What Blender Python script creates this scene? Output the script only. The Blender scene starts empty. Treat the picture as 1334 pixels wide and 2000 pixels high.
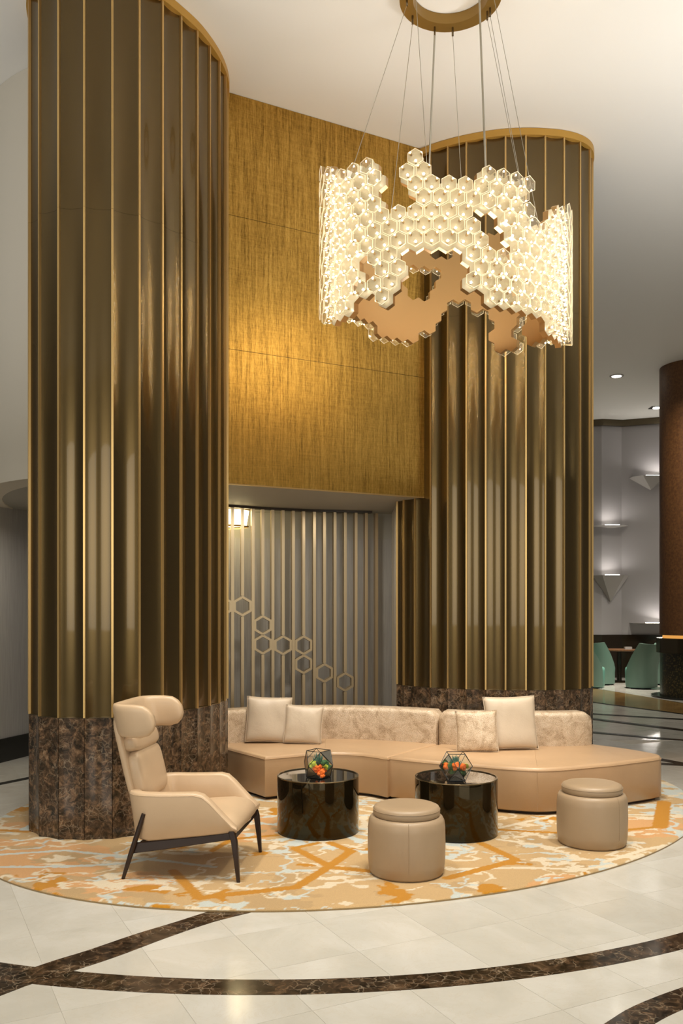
import bpy, bmesh, math, random
import numpy as np
from mathutils import Vector, Matrix
random.seed(7)
C = bpy.context.scene.collection
R = math.radians
# ------------------------------------------------------------------ camera, world, exposure, large lights
F, HE = 1700.0, 1.75                      # focal length in pixels, eye height
cd = bpy.data.cameras.new('camera'); cam = bpy.data.objects.new('camera', cd); C.objects.link(cam)
cam.location = (0, 0, HE); cam.rotation_euler = (R(90), 0, 0)
cd.sensor_fit = 'HORIZONTAL'; cd.sensor_width = 36; cd.lens = 36*F/1334; cd.shift_y = 189/1334
cd.clip_end = 100
bpy.context.scene.camera = cam
sc = bpy.context.scene
sc.view_settings.view_transform = 'Standard'; sc.view_settings.look = 'None'
sc.view_settings.gamma = 1; sc.view_settings.use_curve_mapping = False
sc.view_settings.exposure = 0.0
wd = bpy.data.worlds.new('world'); sc.world = wd; wd.use_nodes = True
wd.node_tree.nodes['Background'].inputs[0].default_value = (1.0, .92, .80, 1)
wd.node_tree.nodes['Background'].inputs[1].default_value = 0.10

def area(name, loc, aim, size, watts, col=(1, .91, .78), shape='DISK', sy=None, spread=180):
    l = bpy.data.lights.new(name, 'AREA'); l.shape = shape; l.size = size
    if sy: l.size_y = sy
    l.energy = watts; l.color = col; l.spread = R(spread)
    o = bpy.data.objects.new(name, l); C.objects.link(o); o.location = loc
    o.rotation_euler = (Vector(aim)-Vector(loc)).to_track_quat('-Z', 'Y').to_euler(); return o
area('lobby_downlight', (-1.6, 4.9, 6.5), (-1.1, 5.6, 0), .45, 33, spread=80)
area('lobby_downlight', (.6, 4.3, 6.5), (.4, 5.6, 0), .45, 33, spread=80)
area('lobby_downlight', (2.6, 5.2, 6.5), (2.0, 6.6, 0), .45, 40, spread=80)
area('sofa_fill', (-.25, 7.35, 6.5), (-.25, 8.3, .4), .35, 20, spread=50)  # this and the next: fill lights added to brighten the sofa
area('sofa_fill', (1.9, 7.3, 6.5), (1.75, 8.0, .4), .35, 20, spread=50)
area('lobby_downlight', (1.2, 2.4, 6.5), (1.0, 4.2, 0), .5, 16, spread=90)
area('lobby_downlight', (-1.6, 2.2, 6.5), (-1.4, 4.0, 0), .5, 16, spread=90)
area('column_highlight_fill', (-5.5, -4.5, 3.2), (-1, 7, 2.6), 6.0, 235, (1, .95, .85), 'RECTANGLE', 3.8)  # pair of unseen broad lights, added for soft highlights on the columns
area('column_highlight_fill', (4.0, -5.0, 3.2), (1, 8, 2.6), 6.0, 235, (1, .95, .85), 'RECTANGLE', 3.8)
area('passage_fill', (-4.6, 9.0, 2.88), (-4.3, 9.2, 0), .3, 11, spread=140)  # two added fills that lighten the dark left passage
area('passage_fill', (-3.3, 9.0, 2.88), (-3.6, 9.4, 0), .3, 10, spread=140)
area('chairs_fill', (6.4, 18.6, 6.5), (6.4, 19.6, 0), .4, 85, spread=60)  # added fill, lifts the far tub chairs out of the dark
area('niche_fill', (-.75, 8.80, 2.9), (-.85, 10.2, .9), .15, 5, spread=120)  # both niche lights are added, to wash the wall behind the slats
area('niche_fill', (.15, 9.15, 2.9), (.15, 10.5, .9), .15, 6, spread=120)
area('ceiling_fill', (-4.4, 5.2, 3.2), (-4.2, 5.4, 6.5), 1.0, 42, (1, .97, .93), spread=170)  # added upward fills outside the frame, they brighten the ceiling
area('ceiling_fill', (4.9, 6.6, 3.2), (4.6, 6.9, 6.5), 1.0, 135, (1, .97, .93), spread=170)
area('lobby_downlight', (6.2, 15, 6.5), (6.2, 16, 0), .5, 90, (1, .9, .75), spread=120)
area('lobby_downlight', (8.0, 18.5, 6.5), (8, 19, 0), .5, 60, (1, .9, .75), spread=120)

# ------------------------------------------------------------------ node helpers / materials
def hexc(h):
    h = h.lstrip('#'); v = [int(h[i:i+2], 16)/255 for i in (0, 2, 4)]
    return tuple(((x/12.92) if x <= .04045 else ((x+.055)/1.055)**2.4) for x in v)+(1,)
def newmat(name):
    m = bpy.data.materials.new(name); m.use_nodes = True
    nt = m.node_tree; return m, nt, nt.nodes['Principled BSDF'], nt.nodes, nt.links
def setp(b, **k):
    names = dict(col='Base Color', rough='Roughness', metal='Metallic', spec='Specular IOR Level', coat='Coat Weight', coatr='Coat Roughness',
                 ior='IOR', sheen='Sheen Weight', emc='Emission Color', ems='Emission Strength', trans='Transmission Weight', alpha='Alpha', aniso='Anisotropic')
    for a, v in k.items(): b.inputs[names[a]].default_value = v
def tex(nodes, links, scale=(1, 1, 1), rnd=False, rot=(0, 0, 0)):
    tc = nodes.new('ShaderNodeTexCoord'); mp = nodes.new('ShaderNodeMapping'); links.new(tc.outputs['Object'], mp.inputs[0])
    mp.inputs['Scale'].default_value = scale; mp.inputs['Rotation'].default_value = rot
    if rnd:
        oi = nodes.new('ShaderNodeObjectInfo'); mu = nodes.new('ShaderNodeMath'); mu.operation = 'MULTIPLY'; mu.inputs[1].default_value = 37
        links.new(oi.outputs['Random'], mu.inputs[0]); links.new(mu.outputs[0], mp.inputs['Location'])
    return mp.outputs[0]
def noise(nodes, links, vec, scale, detail=4, rough=.55, dist=0):
    n = nodes.new('ShaderNodeTexNoise'); links.new(vec, n.inputs['Vector'])
    n.inputs['Scale'].default_value = scale; n.inputs['Detail'].default_value = detail
    n.inputs['Roughness'].default_value = rough; n.inputs['Distortion'].default_value = dist; return n
def ramp(nodes, links, fac, stops):
    r = nodes.new('ShaderNodeValToRGB'); links.new(fac, r.inputs[0]); e = r.color_ramp.elements
    while len(e) < len(stops): e.new(.5)
    for i, (p, c) in enumerate(stops): e[i].position = p; e[i].color = c if len(c) == 4 else (*c, 1)
    return r.outputs[0]
def bump(nodes, links, b, h, strength, dist=.01, coat=False):
    n = nodes.new('ShaderNodeBump'); n.inputs['Strength'].default_value = strength; n.inputs['Distance'].default_value = dist
    links.new(h, n.inputs['Height']); links.new(n.outputs[0], b.inputs['Normal'])
    if coat: links.new(n.outputs[0], b.inputs['Coat Normal'])
def mixc(nodes, links, fac, a, b, mode='MIX'):
    m = nodes.new('ShaderNodeMix'); m.data_type = 'RGBA'; m.blend_type = mode
    for s, v in ((m.inputs[0], fac), (m.inputs[6], a), (m.inputs[7], b)):
        if isinstance(v, (int, float)): s.default_value = v
        elif isinstance(v, tuple): s.default_value = v if len(v) == 4 else (*v, 1)
        else: links.new(v, s)
    return m.outputs[2]
def plain(name, col, **k):
    m, nt, b, n, l = newmat(name); setp(b, col=col if not isinstance(col, str) else hexc(col), **k); return m
M = {}
M['ceiling'] = plain('ceiling_paint', (.82, .81, .775, 1), rough=.8)
M['paint'] = plain('wall_paint', (.62, .58, .50, 1), rough=.75)
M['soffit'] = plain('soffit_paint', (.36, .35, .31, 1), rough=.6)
M['dark'] = plain('dark_gap', (.02, .015, .01, 1), rough=.7)

def leather(name, col, rough=.38, wr=.12):
    m, nt, b, n, l = newmat(name); v = tex(n, l)
    ns = noise(n, l, v, 3.0, 3); c = mixc(n, l, ns.outputs[0], tuple(x*.88 for x in col[:3]), tuple(min(1, x*1.1) for x in col[:3]))
    l.new(c, b.inputs['Base Color']); setp(b, rough=rough, spec=.5)
    n2 = noise(n, l, v, 260, 2); n3 = noise(n, l, v, 7, 3, .5, .6)
    ad = n.new('ShaderNodeMath'); ad.operation = 'MULTIPLY_ADD'; l.new(n3.outputs[0], ad.inputs[0]); ad.inputs[1].default_value = 3.0; l.new(n2.outputs[0], ad.inputs[2])
    bump(n, l, b, ad.outputs[0], wr, .004); return m
M['cream_leather'] = leather('cream_leather', (.56, .41, .265), .36, .10)
M['tan_leather'] = leather('tan_leather', (.475, .315, .182), .34, .22)
M['pouf_leather'] = leather('taupe_leather', (.36, .262, .165), .40, .10)
M['pillow'] = leather('pearl_leather', (.61, .50, .375), .26, .45)
def snake():
    m, nt, b, n, l = newmat('snake_print'); v = tex(n, l)
    big = noise(n, l, v, 7, 3, .6, 1.2); vo = n.new('ShaderNodeTexVoronoi'); vo.feature = 'DISTANCE_TO_EDGE'
    l.new(v, vo.inputs['Vector']); vo.inputs['Scale'].default_value = 85
    ve = ramp(n, l, vo.outputs['Distance'], [(.0, (.33, .22, .12)), (.16, (.76, .62, .46))])
    bands = ramp(n, l, big.outputs[0], [(.36, (.36, .25, .15)), (.5, (.60, .46, .32)), (.64, (.72, .60, .46))])
    c = mixc(n, l, .45, bands, ve); l.new(c, b.inputs['Base Color']); setp(b, rough=.27)
    w = noise(n, l, v, 16, 4, .6, 2.0); ad = n.new('ShaderNodeMath'); ad.operation = 'MULTIPLY_ADD'
    l.new(w.outputs[0], ad.inputs[0]); ad.inputs[1].default_value = 1.4; l.new(vo.outputs['Distance'], ad.inputs[2]); bump(n, l, b, ad.outputs[0], .5, .006); return m
M['snake'] = snake()

def bronze():
    m, nt, b, n, l = newmat('satin_bronze'); v = tex(n, l, (90, 90, 1.2))
    ns = noise(n, l, v, 1.0, 3)
    v2 = tex(n, l, (1, 1, .25)); n2 = noise(n, l, v2, 1.6, 2)
    c1 = mixc(n, l, ns.outputs[0], (.112, .081, .034), (.130, .095, .042))
    c2 = mixc(n, l, n2.outputs[0], c1, (.145, .092, .030)); l.new(c2, b.inputs['Base Color'])
    setp(b, metal=.9, rough=.27, coat=.42, coatr=.035); return m
M['bronze'] = bronze()
M['fin'] = plain('gold_fin_metal', (.62, .42, .17, 1), metal=.8, rough=.32)
M['cap'] = plain('gold_cap_paint', (.52, .30, .06, 1), metal=.35, rough=.45)
def emperador(name='dark_marble', s=1.0, rough=.12, k=1.0):
    m, nt, b, n, l = newmat(name); v = tex(n, l, (s, s, s), rnd=True)
    d = noise(n, l, v, 5, 4, .6); vv = n.new('ShaderNodeVectorMath'); vv.operation = 'MULTIPLY_ADD'
    l.new(d.outputs['Color'], vv.inputs[0]); vv.inputs[1].default_value = (.16, .16, .16); l.new(v, vv.inputs[2])
    base = noise(n, l, vv.outputs[0], 11, 7, .68, .8)
    col = ramp(n, l, base.outputs[0], [(p_, tuple(k*q_ for q_ in c_)) for p_, c_ in ((.38, (.010, .007, .004)), (.50, (.034, .021, .012)), (.60, (.085, .051, .028)), (.72, (.17, .11, .065)))])
    vo = n.new('ShaderNodeTexVoronoi'); vo.feature = 'DISTANCE_TO_EDGE'; l.new(vv.outputs[0], vo.inputs['Vector']); vo.inputs['Scale'].default_value = 15
    vein = ramp(n, l, vo.outputs['Distance'], [(.0, (1, 1, 1)), (.03, (.4, .4, .4)), (.08, (0, 0, 0))])
    msk = noise(n, l, v, 6, 3); mk = ramp(n, l, msk.outputs[0], [(.44, (0, 0, 0)), (.62, (.55, .55, .55))])
    mu = mixc(n, l, 1.0, vein, mk, 'MULTIPLY'); c = mixc(n, l, mu, col, (.42, .33, .23))
    l.new(c, b.inputs['Base Color']); setp(b, rough=rough); return m
M['emp'] = emperador(s=1.35); M['empbase'] = emperador('brown_base_marble', 1.5, .16, 1.9)
def cream_marble(name, k=1.0, joints=False):
    m, nt, b, n, l = newmat(name); v = tex(n, l, rnd=not joints)
    a = noise(n, l, v, 1.7, 5, .6, .8); c = ramp(n, l, a.outputs[0], [(.3, (.49*k, .475*k, .425*k)), (.5, (.545*k, .53*k, .48*k)), (.7, (.60*k, .59*k, .55*k))])
    ve = noise(n, l, v, 4.5, 8, .7, 1.5); vr = ramp(n, l, ve.outputs[0], [(.488, (0, 0, 0)), (.5, (.22, .22, .22)), (.512, (0, 0, 0))])
    c = mixc(n, l, vr, c, (.48*k, .38*k, .25*k))
    if joints:
        tc = n.new('ShaderNodeTexCoord'); mp = n.new('ShaderNodeMapping'); l.new(tc.outputs['Object'], mp.inputs[0]); mp.inputs['Rotation'].default_value = (0, 0, -math.atan2(.453, .891))
        br = n.new('ShaderNodeTexBrick'); l.new(mp.outputs[0], br.inputs['Vector']); br.offset = 0; br.inputs['Scale'].default_value = 1
        br.inputs['Mortar Size'].default_value = .004; br.inputs['Brick Width'].default_value = .485; br.inputs['Row Height'].default_value = .485
        br.inputs['Color1'].default_value = (1, 1, 1, 1); br.inputs['Color2'].default_value = (.94, .94, .94, 1); br.inputs['Mortar'].default_value = (.6, .6, .6, 1)
        c = mixc(n, l, 1.0, c, br.outputs[0], 'MULTIPLY')
    l.new(c, b.inputs['Base Color']); setp(b, rough=.10, spec=.5); return m
M['tile'] = cream_marble('cream_marble'); M['floor'] = cream_marble('cream_marble_far', .9, True)
M['grout'] = plain('grout', (.46, .43, .37, 1), rough=.5)
def brown_marble():
    m, nt, b, n, l = newmat('brown_marble'); v = tex(n, l); a = noise(n, l, v, 3, 5)
    c = ramp(n, l, a.outputs[0], [(.35, (.16, .09, .03)), (.65, (.27, .17, .06))]); l.new(c, b.inputs['Base Color']); setp(b, rough=.12); return m
M['brown_marble'] = brown_marble()
def goldpaper():
    m, nt, b, n, l = newmat('gold_leaf_paper')
    rz = (0, 0, -math.atan2(.468, .884))
    a = noise(n, l, tex(n, l, (48, 48, 2.2)), 1, 5, .7); h = noise(n, l, tex(n, l, (5, 5, 110)), 1, 4, .7)
    f = noise(n, l, tex(n, l, (120, 120, 22)), 1, 3, .7)
    s = mixc(n, l, .26, a.outputs[0], h.outputs[0]); s = mixc(n, l, .30, s, f.outputs[0])
    c = ramp(n, l, s, [(.36, (.16, .085, .012)), (.50, (.43, .25, .048)), (.64, (.66, .41, .10))])
    l.new(c, b.inputs['Base Color']); rr = ramp(n, l, s, [(.35, (.48, .48, .48)), (.65, (.26, .26, .26))]); l.new(rr, b.inputs['Roughness'])
    setp(b, metal=.82); bump(n, l, b, s, .2, .003); return m
M['goldpaper'] = goldpaper()
def greyfabric():
    m, nt, b, n, l = newmat('grey_wallcovering'); a = noise(n, l, tex(n, l, (120, 120, 3)), 1, 3)
    c = ramp(n, l, a.outputs[0], [(.3, (.31, .30, .285)), (.7, (.40, .39, .375))]); l.new(c, b.inputs['Base Color']); setp(b, rough=.5); return m
M['greyfabric'] = greyfabric()
M['slat'] = plain('brushed_brass_slat', (.46, .36, .22, 1), metal=.6, rough=.34)
M['slatdark'] = plain('dark_track', (.03, .02, .01, 1), rough=.5)
M['wood'] = plain('dark_walnut', (.020, .009, .006, 1), rough=.38)
M['drum'] = plain('bronze_mirror_glass', (.038, .029, .014, 1), metal=.8, rough=.03)
M['blackglass'] = plain('black_glass', (.012, .010, .008, 1), rough=.03, spec=.8, coat=.6, coatr=.01)
M['rim'] = plain('bronze_rim', (.20, .155, .09, 1), metal=.9, rough=.15)
M['wire'] = plain('black_wire', (.01, .01, .01, 1), rough=.4)
M['chgold'] = plain('chandelier_gold', (.50, .31, .13, 1), metal=.75, rough=.36)
M['plate'] = plain('pale_backplate', (.34, .30, .215, 1), rough=.35)
M['ringgold'] = plain('canopy_gold', (.30, .18, .045, 1), metal=.55, rough=.38)
M['cable'] = plain('steel_cable', (.42, .39, .32, 1), metal=.8, rough=.35)
M['teal'] = plain('mint_leather', (.13, .31, .25, 1), rough=.4)
M['tealback'] = plain('grey_green_leather', (.12, .20, .16, 1), rough=.45)
M['white'] = plain('sconce_plaster', (.34, .32, .30, 1), rough=.7)
M['farwall'] = plain('lilac_grey_wall', (.40, .385, .395, 1), rough=.6)
M['wainscot'] = plain('dark_wainscot', (.020, .013, .007, 1), rough=.15)
M['blackstone'] = plain('black_stone_base', (.012, .012, .009, 1), rough=.25)
M['rust'] = None
def rust():
    m, nt, b, n, l = newmat('rust_plaster'); a = noise(n, l, tex(n, l), 22, 5, .7)
    c = ramp(n, l, a.outputs[0], [(.35, (.075, .028, .008)), (.65, (.15, .065, .018))]); l.new(c, b.inputs['Base Color']); setp(b, rough=.55); return m
M['rust'] = rust()
def mosaic():
    m, nt, b, n, l = newmat('dark_mosaic'); v = tex(n, l); vo = n.new('ShaderNodeTexVoronoi'); l.new(v, vo.inputs['Vector']); vo.inputs['Scale'].default_value = 28
    c = ramp(n, l, vo.outputs['Distance'], [(.1, (.12, .09, .03)), (.5, (.012, .012, .006))]); l.new(c, b.inputs['Base Color']); setp(b, rough=.3); return m
M['mosaic'] = mosaic()
M['steel'] = plain('smoked_steel', (.10, .08, .05, 1), metal=.9, rough=.2)
def emis(name, col, s):
    m, nt, b, n, l = newmat(name); setp(b, col=(0, 0, 0, 1), emc=(*col, 1), ems=s); return m
M['bulb'] = emis('led_bulb', (1, .89, .70), 125)
M['lampglow'] = emis('lamp_glow', (1, .80, .42), 7); M['amber'] = emis('amber_glow', (1, .45, .10), .8)
M['downglow'] = emis('downlight_glow', (1, .93, .82), 14)
def crystal(name, tint, tr, gl):
    m = bpy.data.materials.new(name); m.use_nodes = True; n, l = m.node_tree.nodes, m.node_tree.links
    n.remove(n['Principled BSDF']); out = n['Material Output']
    t = n.new('ShaderNodeBsdfTransparent'); t.inputs[0].default_value = (*tint, 1)
    g = n.new('ShaderNodeBsdfGlossy'); g.inputs['Roughness'].default_value = .06; g.inputs[0].default_value = (1, .97, .9, 1)
    d = n.new('ShaderNodeBsdfTranslucent'); d.inputs[0].default_value = (.95, .88, .72, 1)
    df = n.new('ShaderNodeBsdfDiffuse'); df.inputs[0].default_value = (.95, .88, .72, 1)
    m0 = n.new('ShaderNodeMixShader'); l.new(d.outputs[0], m0.inputs[1]); l.new(df.outputs[0], m0.inputs[2])
    m1 = n.new('ShaderNodeMixShader'); m1.inputs[0].default_value = tr; l.new(t.outputs[0], m1.inputs[1]); l.new(m0.outputs[0], m1.inputs[2])
    fr = n.new('ShaderNodeFresnel'); fr.inputs[0].default_value = gl; m2 = n.new('ShaderNodeMixShader')
    l.new(fr.outputs[0], m2.inputs[0]); l.new(m1.outputs[0], m2.inputs[1]); l.new(g.outputs[0], m2.inputs[2]); l.new(m2.outputs[0], out.inputs[0]); return m
M['crystal'] = crystal('clear_crystal', (.97, .96, .93), .055, 1.4)
M['rimglass'] = crystal('frosted_crystal_edge', (.95, .93, .88), .9, 1.3)
M['pane'] = crystal('terrarium_glass', (.96, .98, .96), .01, 1.45)

# ------------------------------------------------------------------ mesh helpers
class MB:
    def __init__(s): s.v = []; s.f = []; s.m = []
    def add(s, vs, fs, mi=0):
        k = len(s.v); s.v += [tuple(p) for p in vs]; s.f += [tuple(i+k for i in q) for q in fs]; s.m += [mi]*len(fs); return s
    def box(s, c, d, mi=0, mat=None):
        x, y, z = (q/2 for q in d); vs = [Vector((i*x, j*y, k*z)) for k in (-1, 1) for j in (-1, 1) for i in (-1, 1)]
        if mat: vs = [mat @ v for v in vs]
        vs = [v+Vector(c) for v in vs]
        return s.add(vs, [(0, 2, 3, 1), (4, 5, 7, 6), (0, 1, 5, 4), (2, 6, 7, 3), (0, 4, 6, 2), (1, 3, 7, 5)], mi)
    def prism(s, poly, z0, z1, mi=0):
        n = len(poly); vs = [(x, y, z0) for x, y in poly]+[(x, y, z1) for x, y in poly]
        return s.add(vs, [tuple(range(n))[::-1], tuple(range(n, 2*n))]+[(i, (i+1) % n, n+(i+1) % n, n+i) for i in range(n)], mi)
    def rings(s, rs, cap=(True, True), mi=0, closed=True):
        n = len(rs[0]); vs = [p for r in rs for p in r]; fs = []
        for k in range(len(rs)-1):
            for i in range(n if closed else n-1):
                j = (i+1) % n; fs.append((k*n+i, k*n+j, (k+1)*n+j, (k+1)*n+i))
        if cap[0]: fs.append(tuple(range(n))[::-1])
        if cap[1]: fs.append(tuple(range((len(rs)-1)*n, len(rs)*n)))
        return s.add(vs, fs, mi)
    def lathe(s, prof, seg=48, c=(0, 0), cap=(True, True), mi=0):
        return s.rings([[(c[0]+r*math.cos(2*math.pi*i/seg), c[1]+r*math.sin(2*math.pi*i/seg), z) for i in range(seg)] for r, z in prof], cap, mi)
    def tube(s, pts, r, seg=8, mi=0, closed=False):
        pts = [Vector(p) for p in pts]; n = len(pts); rs = []; rr = r if isinstance(r, (list, tuple)) else [r]*n
        up = None
        for i, p in enumerate(pts):
            a = pts[(i-1) % n] if (closed or i > 0) else p; b = pts[(i+1) % n] if (closed or i < n-1) else p
            t = (b-a).normalized()
            if up is None:
                up = Vector((0, 0, 1)) if abs(t.z) < .9 else Vector((1, 0, 0))
            u = (up-t*up.dot(t)).normalized(); w = t.cross(u); up = u
            rs.append([p+(u*math.cos(2*math.pi*k/seg)+w*math.sin(2*math.pi*k/seg))*rr[i] for k in range(seg)])
        if closed: rs.append(rs[0]); return s.rings(rs, (False, False), mi)
        return s.rings(rs, (True, True), mi)
    def build(s, name, mats, parent=None, off=(0, 0, 0), smooth=None, loc=(0, 0, 0)):
        me = bpy.data.meshes.new(name); o3 = Vector(off)
        me.from_pydata([Vector(p)-o3 for p in s.v], [], s.f)
        for m in (mats if isinstance(mats, (list, tuple)) else [mats]): me.materials.append(m)
        if any(s.m): me.polygons.foreach_set('material_index', s.m)
        bm = bmesh.new(); bm.from_mesh(me); bmesh.ops.recalc_face_normals(bm, faces=bm.faces); bm.to_mesh(me); bm.free()
        if smooth:
            me.shade_smooth(); me.set_sharp_from_angle(angle=R(smooth))
        o = bpy.data.objects.new(name, me); C.objects.link(o)
        if parent: o.parent = parent; o.location = loc
        else: o.location = off
        return o
def tag(o, label=None, cat=None, group=None, kind=None):
    if label: o['label'] = label
    if cat: o['category'] = cat
    if group: o['group'] = group
    if kind: o['kind'] = kind
    return o
def empty(name, loc, label, cat, group=None, rz=0):
    o = bpy.data.objects.new(name, None); C.objects.link(o); o.location = loc; o.rotation_euler = (0, 0, rz); o.empty_display_size = .2
    return tag(o, label, cat, group)
def copy_tree(o, parent=None):
    c = o.copy(); C.objects.link(c)
    if parent: c.parent = parent
    for ch in list(o.children): copy_tree(ch, c)
    return c
def bevel(o, w, seg=3):
    m = o.modifiers.new('bevel', 'BEVEL'); m.width = w; m.segments = seg; m.limit_method = 'ANGLE'; m.angle_limit = R(35)
    o.data.shade_smooth(); o.data.set_sharp_from_angle(angle=R(60)); return o
def spline(pts, n=6, closed=False):
    P = [Vector((*p, 0)) if len(p) == 2 else Vector(p) for p in pts]; N = len(P); out = []
    for i in range(N if closed else N-1):
        if closed: a, b, c, d = P[(i-1) % N], P[i], P[(i+1) % N], P[(i+2) % N]
        else: a, b, c, d = P[max(i-1, 0)], P[i], P[i+1], P[min(i+2, N-1)]
        for k in range(n):
            t = k/n; out.append(.5*((2*b)+(c-a)*t+(2*a-5*b+4*c-d)*t*t+(3*b-a-3*c+d)*t**3))
    if not closed: out.append(P[-1])
    return out
def inset(poly, d):
    """polygon moved inwards by d (poly counter-clockwise or not; sign found from area)"""
    n = len(poly); A = sum(poly[i][0]*poly[(i+1) % n][1]-poly[(i+1) % n][0]*poly[i][1] for i in range(n)); sg = 1 if A > 0 else -1; out = []
    for i in range(n):
        p0, p1, p2 = (Vector(poly[j % n][:2]) for j in (i-1, i, i+1)); e1 = (p1-p0).normalized(); e2 = (p2-p1).normalized()
        n1 = Vector((-e1.y, e1.x))*sg; n2 = Vector((-e2.y, e2.x))*sg; b = (n1+n2); L = b.length
        b = b/L if L > 1e-6 else n1; k = 1/max(.5, b.dot(n1)); q = p1+b*d*k; out.append((q.x, q.y))
    return out
def soft_prism(poly, z0, z1, r, seg=5, mb=None, r0=.012):
    mb = mb or MB(); rs = [[(x, y, z0) for x, y in inset(poly, r0)], [(x, y, z0+r0) for x, y in poly]]
    for k in range(seg+1):
        a = k/seg*math.pi/2; rs.append([(x, y, z1-r+r*math.sin(a)) for x, y in inset(poly, r*(1-math.cos(a)))])
    return mb.rings(rs)
def resample(pts, step):
    out = [pts[0]]; acc = 0
    for a, b in zip(pts[:-1], pts[1:]):
        d = (b-a).length; t = step-acc
        while t <= d: out.append(a+(b-a)*(t/d)); t += step
        acc = (acc+d) % step if False else d-(t-step)
    return out

# ------------------------------------------------------------------ floor
CEIL = 6.56
fl = MB().box((3, 10, -.06), (30, 34, .11)).build('floor', M['floor']); tag(fl, kind='structure'); fl.location = (0, 0, 0)
TU, TN, TS = Vector((.453, -.891)), Vector((.891, .453)), .4875
def rug_in(x, y, g=0):
    dx, dy = x-.2123, y-7.8299; u = dx*.8123+dy*.5832; v = -dx*.5832+dy*.8123; return (u/(3.2905+g))**2+(v/(2.5477+g))**2 < 1
tcount = 0
gb = MB().prism([(-5.2, 3.0), (5.0, 3.0), (5.0, 11.6), (-5.2, 11.6)], -.005, .0004).build('grout_bed', M['grout'], fl); gb['kind'] = 'stuff'
def clip(poly, n, c):                      # keep n.p <= c
    out = []
    for i in range(len(poly)):
        a, b = poly[i-1], poly[i]; da, db = n[0]*a[0]+n[1]*a[1]-c, n[0]*b[0]+n[1]*b[1]-c
        if da*db < 0: t = da/(da-db); out.append((a[0]+(b[0]-a[0])*t, a[1]+(b[1]-a[1])*t))
        if db <= 0: out.append(b)
    return out
for i in range(-12, 22):
    for j in range(-30, -4):
        n0 = .628+i*TS-.0+.0; u0 = -3.92+j*TS+8*TS
        q = [TN*(n0+a)+TU*(u0+b) for a, b in ((0, 0), (TS, 0), (TS, TS), (0, TS))]; c = sum(q, Vector((0, 0)))/4
        if not (3.2 < c.y < 11.4) or abs(c.x)-.55 > .3925*c.y+.05: continue
        if all(rug_in(p.x, p.y, -.05) for p in q): continue
        if -2.6 < c.x < -1.2 and 6.7 < c.y < 8.2: continue
        mb = MB(); ins = inset([(p.x-c.x, p.y-c.y) for p in q], .0009)
        mb.rings([[(x, y, 0) for x, y in ins], [(x, y, .0016) for x, y in ins], [(x, y, .002) for x, y in inset(ins, .0004)]], (False, True))
        mb.build('marble_tile', M['tile'], fl, loc=(c.x, c.y, 0)); tcount += 1
print('tiles', tcount)
# inlaid dark marble bands, each made of slabs
def band(inner, outer, z=.0032, name='marble_band_slab', mat='emp', every=8):
    n = len(inner)-1; k = 0
    while k < n:
        e = min(k+every, n); mb = MB(); a = [tuple(p) for p in inner[k:e+1]]; b = [tuple(p) for p in outer[k:e+1]]
        poly = a+b[::-1]; c = Vector((sum(p[0] for p in poly)/len(poly), sum(p[1] for p in poly)/len(poly)))
        mb.prism([(x-c.x, y-c.y) for x, y in poly], 0, z); mb.build(name, M[mat], fl, loc=(c.x, c.y, 0)); k = e
def arc(cx, cy, r, a0, a1, n): return [(cx+r*math.cos(R(a0+(a1-a0)*i/n)), cy+r*math.sin(R(a0+(a1-a0)*i/n))) for i in range(n+1)]
band(arc(-.373, 8.493, 4.393, 206, 318, 64), arc(-.405, 8.59, 4.653, 206, 318, 64))
up = spline([(-3.4, 1.9), (-2.45, 3.0), (-1.80, 3.83), (-1.49, 4.25), (-1.30, 4.45), (-1.11, 4.67), (-.93, 4.85), (-.77, 5.02), (-.60, 5.17)], 4)
lo = spline([(-3.05, 1.9), (-2.15, 3.05), (-1.54, 3.93), (-1.36, 4.13), (-1.14, 4.36), (-.93, 4.62), (-.72, 4.85), (-.53, 5.0), (-.36, 5.13)], 4)
band([(p.x, p.y) for p in up], [(p.x, p.y) for p in lo], z=.0036)
band([(p.x, p.y) for p in spline([(.93, 3.5), (1.109, 3.668), (1.286, 3.829), (1.577, 4.02), (1.95, 4.21)], 4)],
     [(p.x, p.y) for p in spline([(1.16, 3.5), (1.323, 3.668), (1.489, 3.795), (1.76, 3.97), (2.1, 4.13)], 4)], z=.0028)
def strip(a, b, w, mat='blackstone', z=.003):
    a, b = Vector(a), Vector(b); d = (b-a).normalized(); a = a-d*1.2; b = b+d*2.5; n = Vector((-d.y, d.x))*w/2
    c = (a+b)/2; MB().prism([tuple((p-c)) for p in (a-n, b-n, b+n, a+n)], 0, z).build('marble_inlay_line', M[mat], fl, loc=(c.x, c.y, 0))
MB().prism([(4.3, 20.9), (5.53, 19.07), (6.02, 17.4), (6.31, 16.08), (6.9, 13.6), (6.2, 13.5), (5.69, 14.51), (5.25, 15.35), (4.72, 16.35), (3.4, 18.6)], 0, .0035).build('brown_marble_band', M['brown_marble'], fl)
strip((5.53, 19.07), (6.31, 16.08), .10); strip((4.72, 16.35), (5.69, 14.51), .12); strip((4.19, 14.51), (5.4, 13.77), .12)
strip((4.0, 13.84), (4.93, 12.55), .14, z=.0036); strip((3.58, 12.34), (4.54, 11.58), .12, z=.0028); strip((3.75, 10.0), (4.2, 9.2), .14); strip((3.45, 9.85), (4.1, 9.66), .14, z=.0036)
strip((-3.40, 8.70), (-3.24, 8.97), .10)

# ------------------------------------------------------------------ ceiling
cl = MB().box((3, 10, CEIL+.1), (30, 34, .2)).build('ceiling', M['ceiling']); tag(cl, kind='structure')

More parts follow.
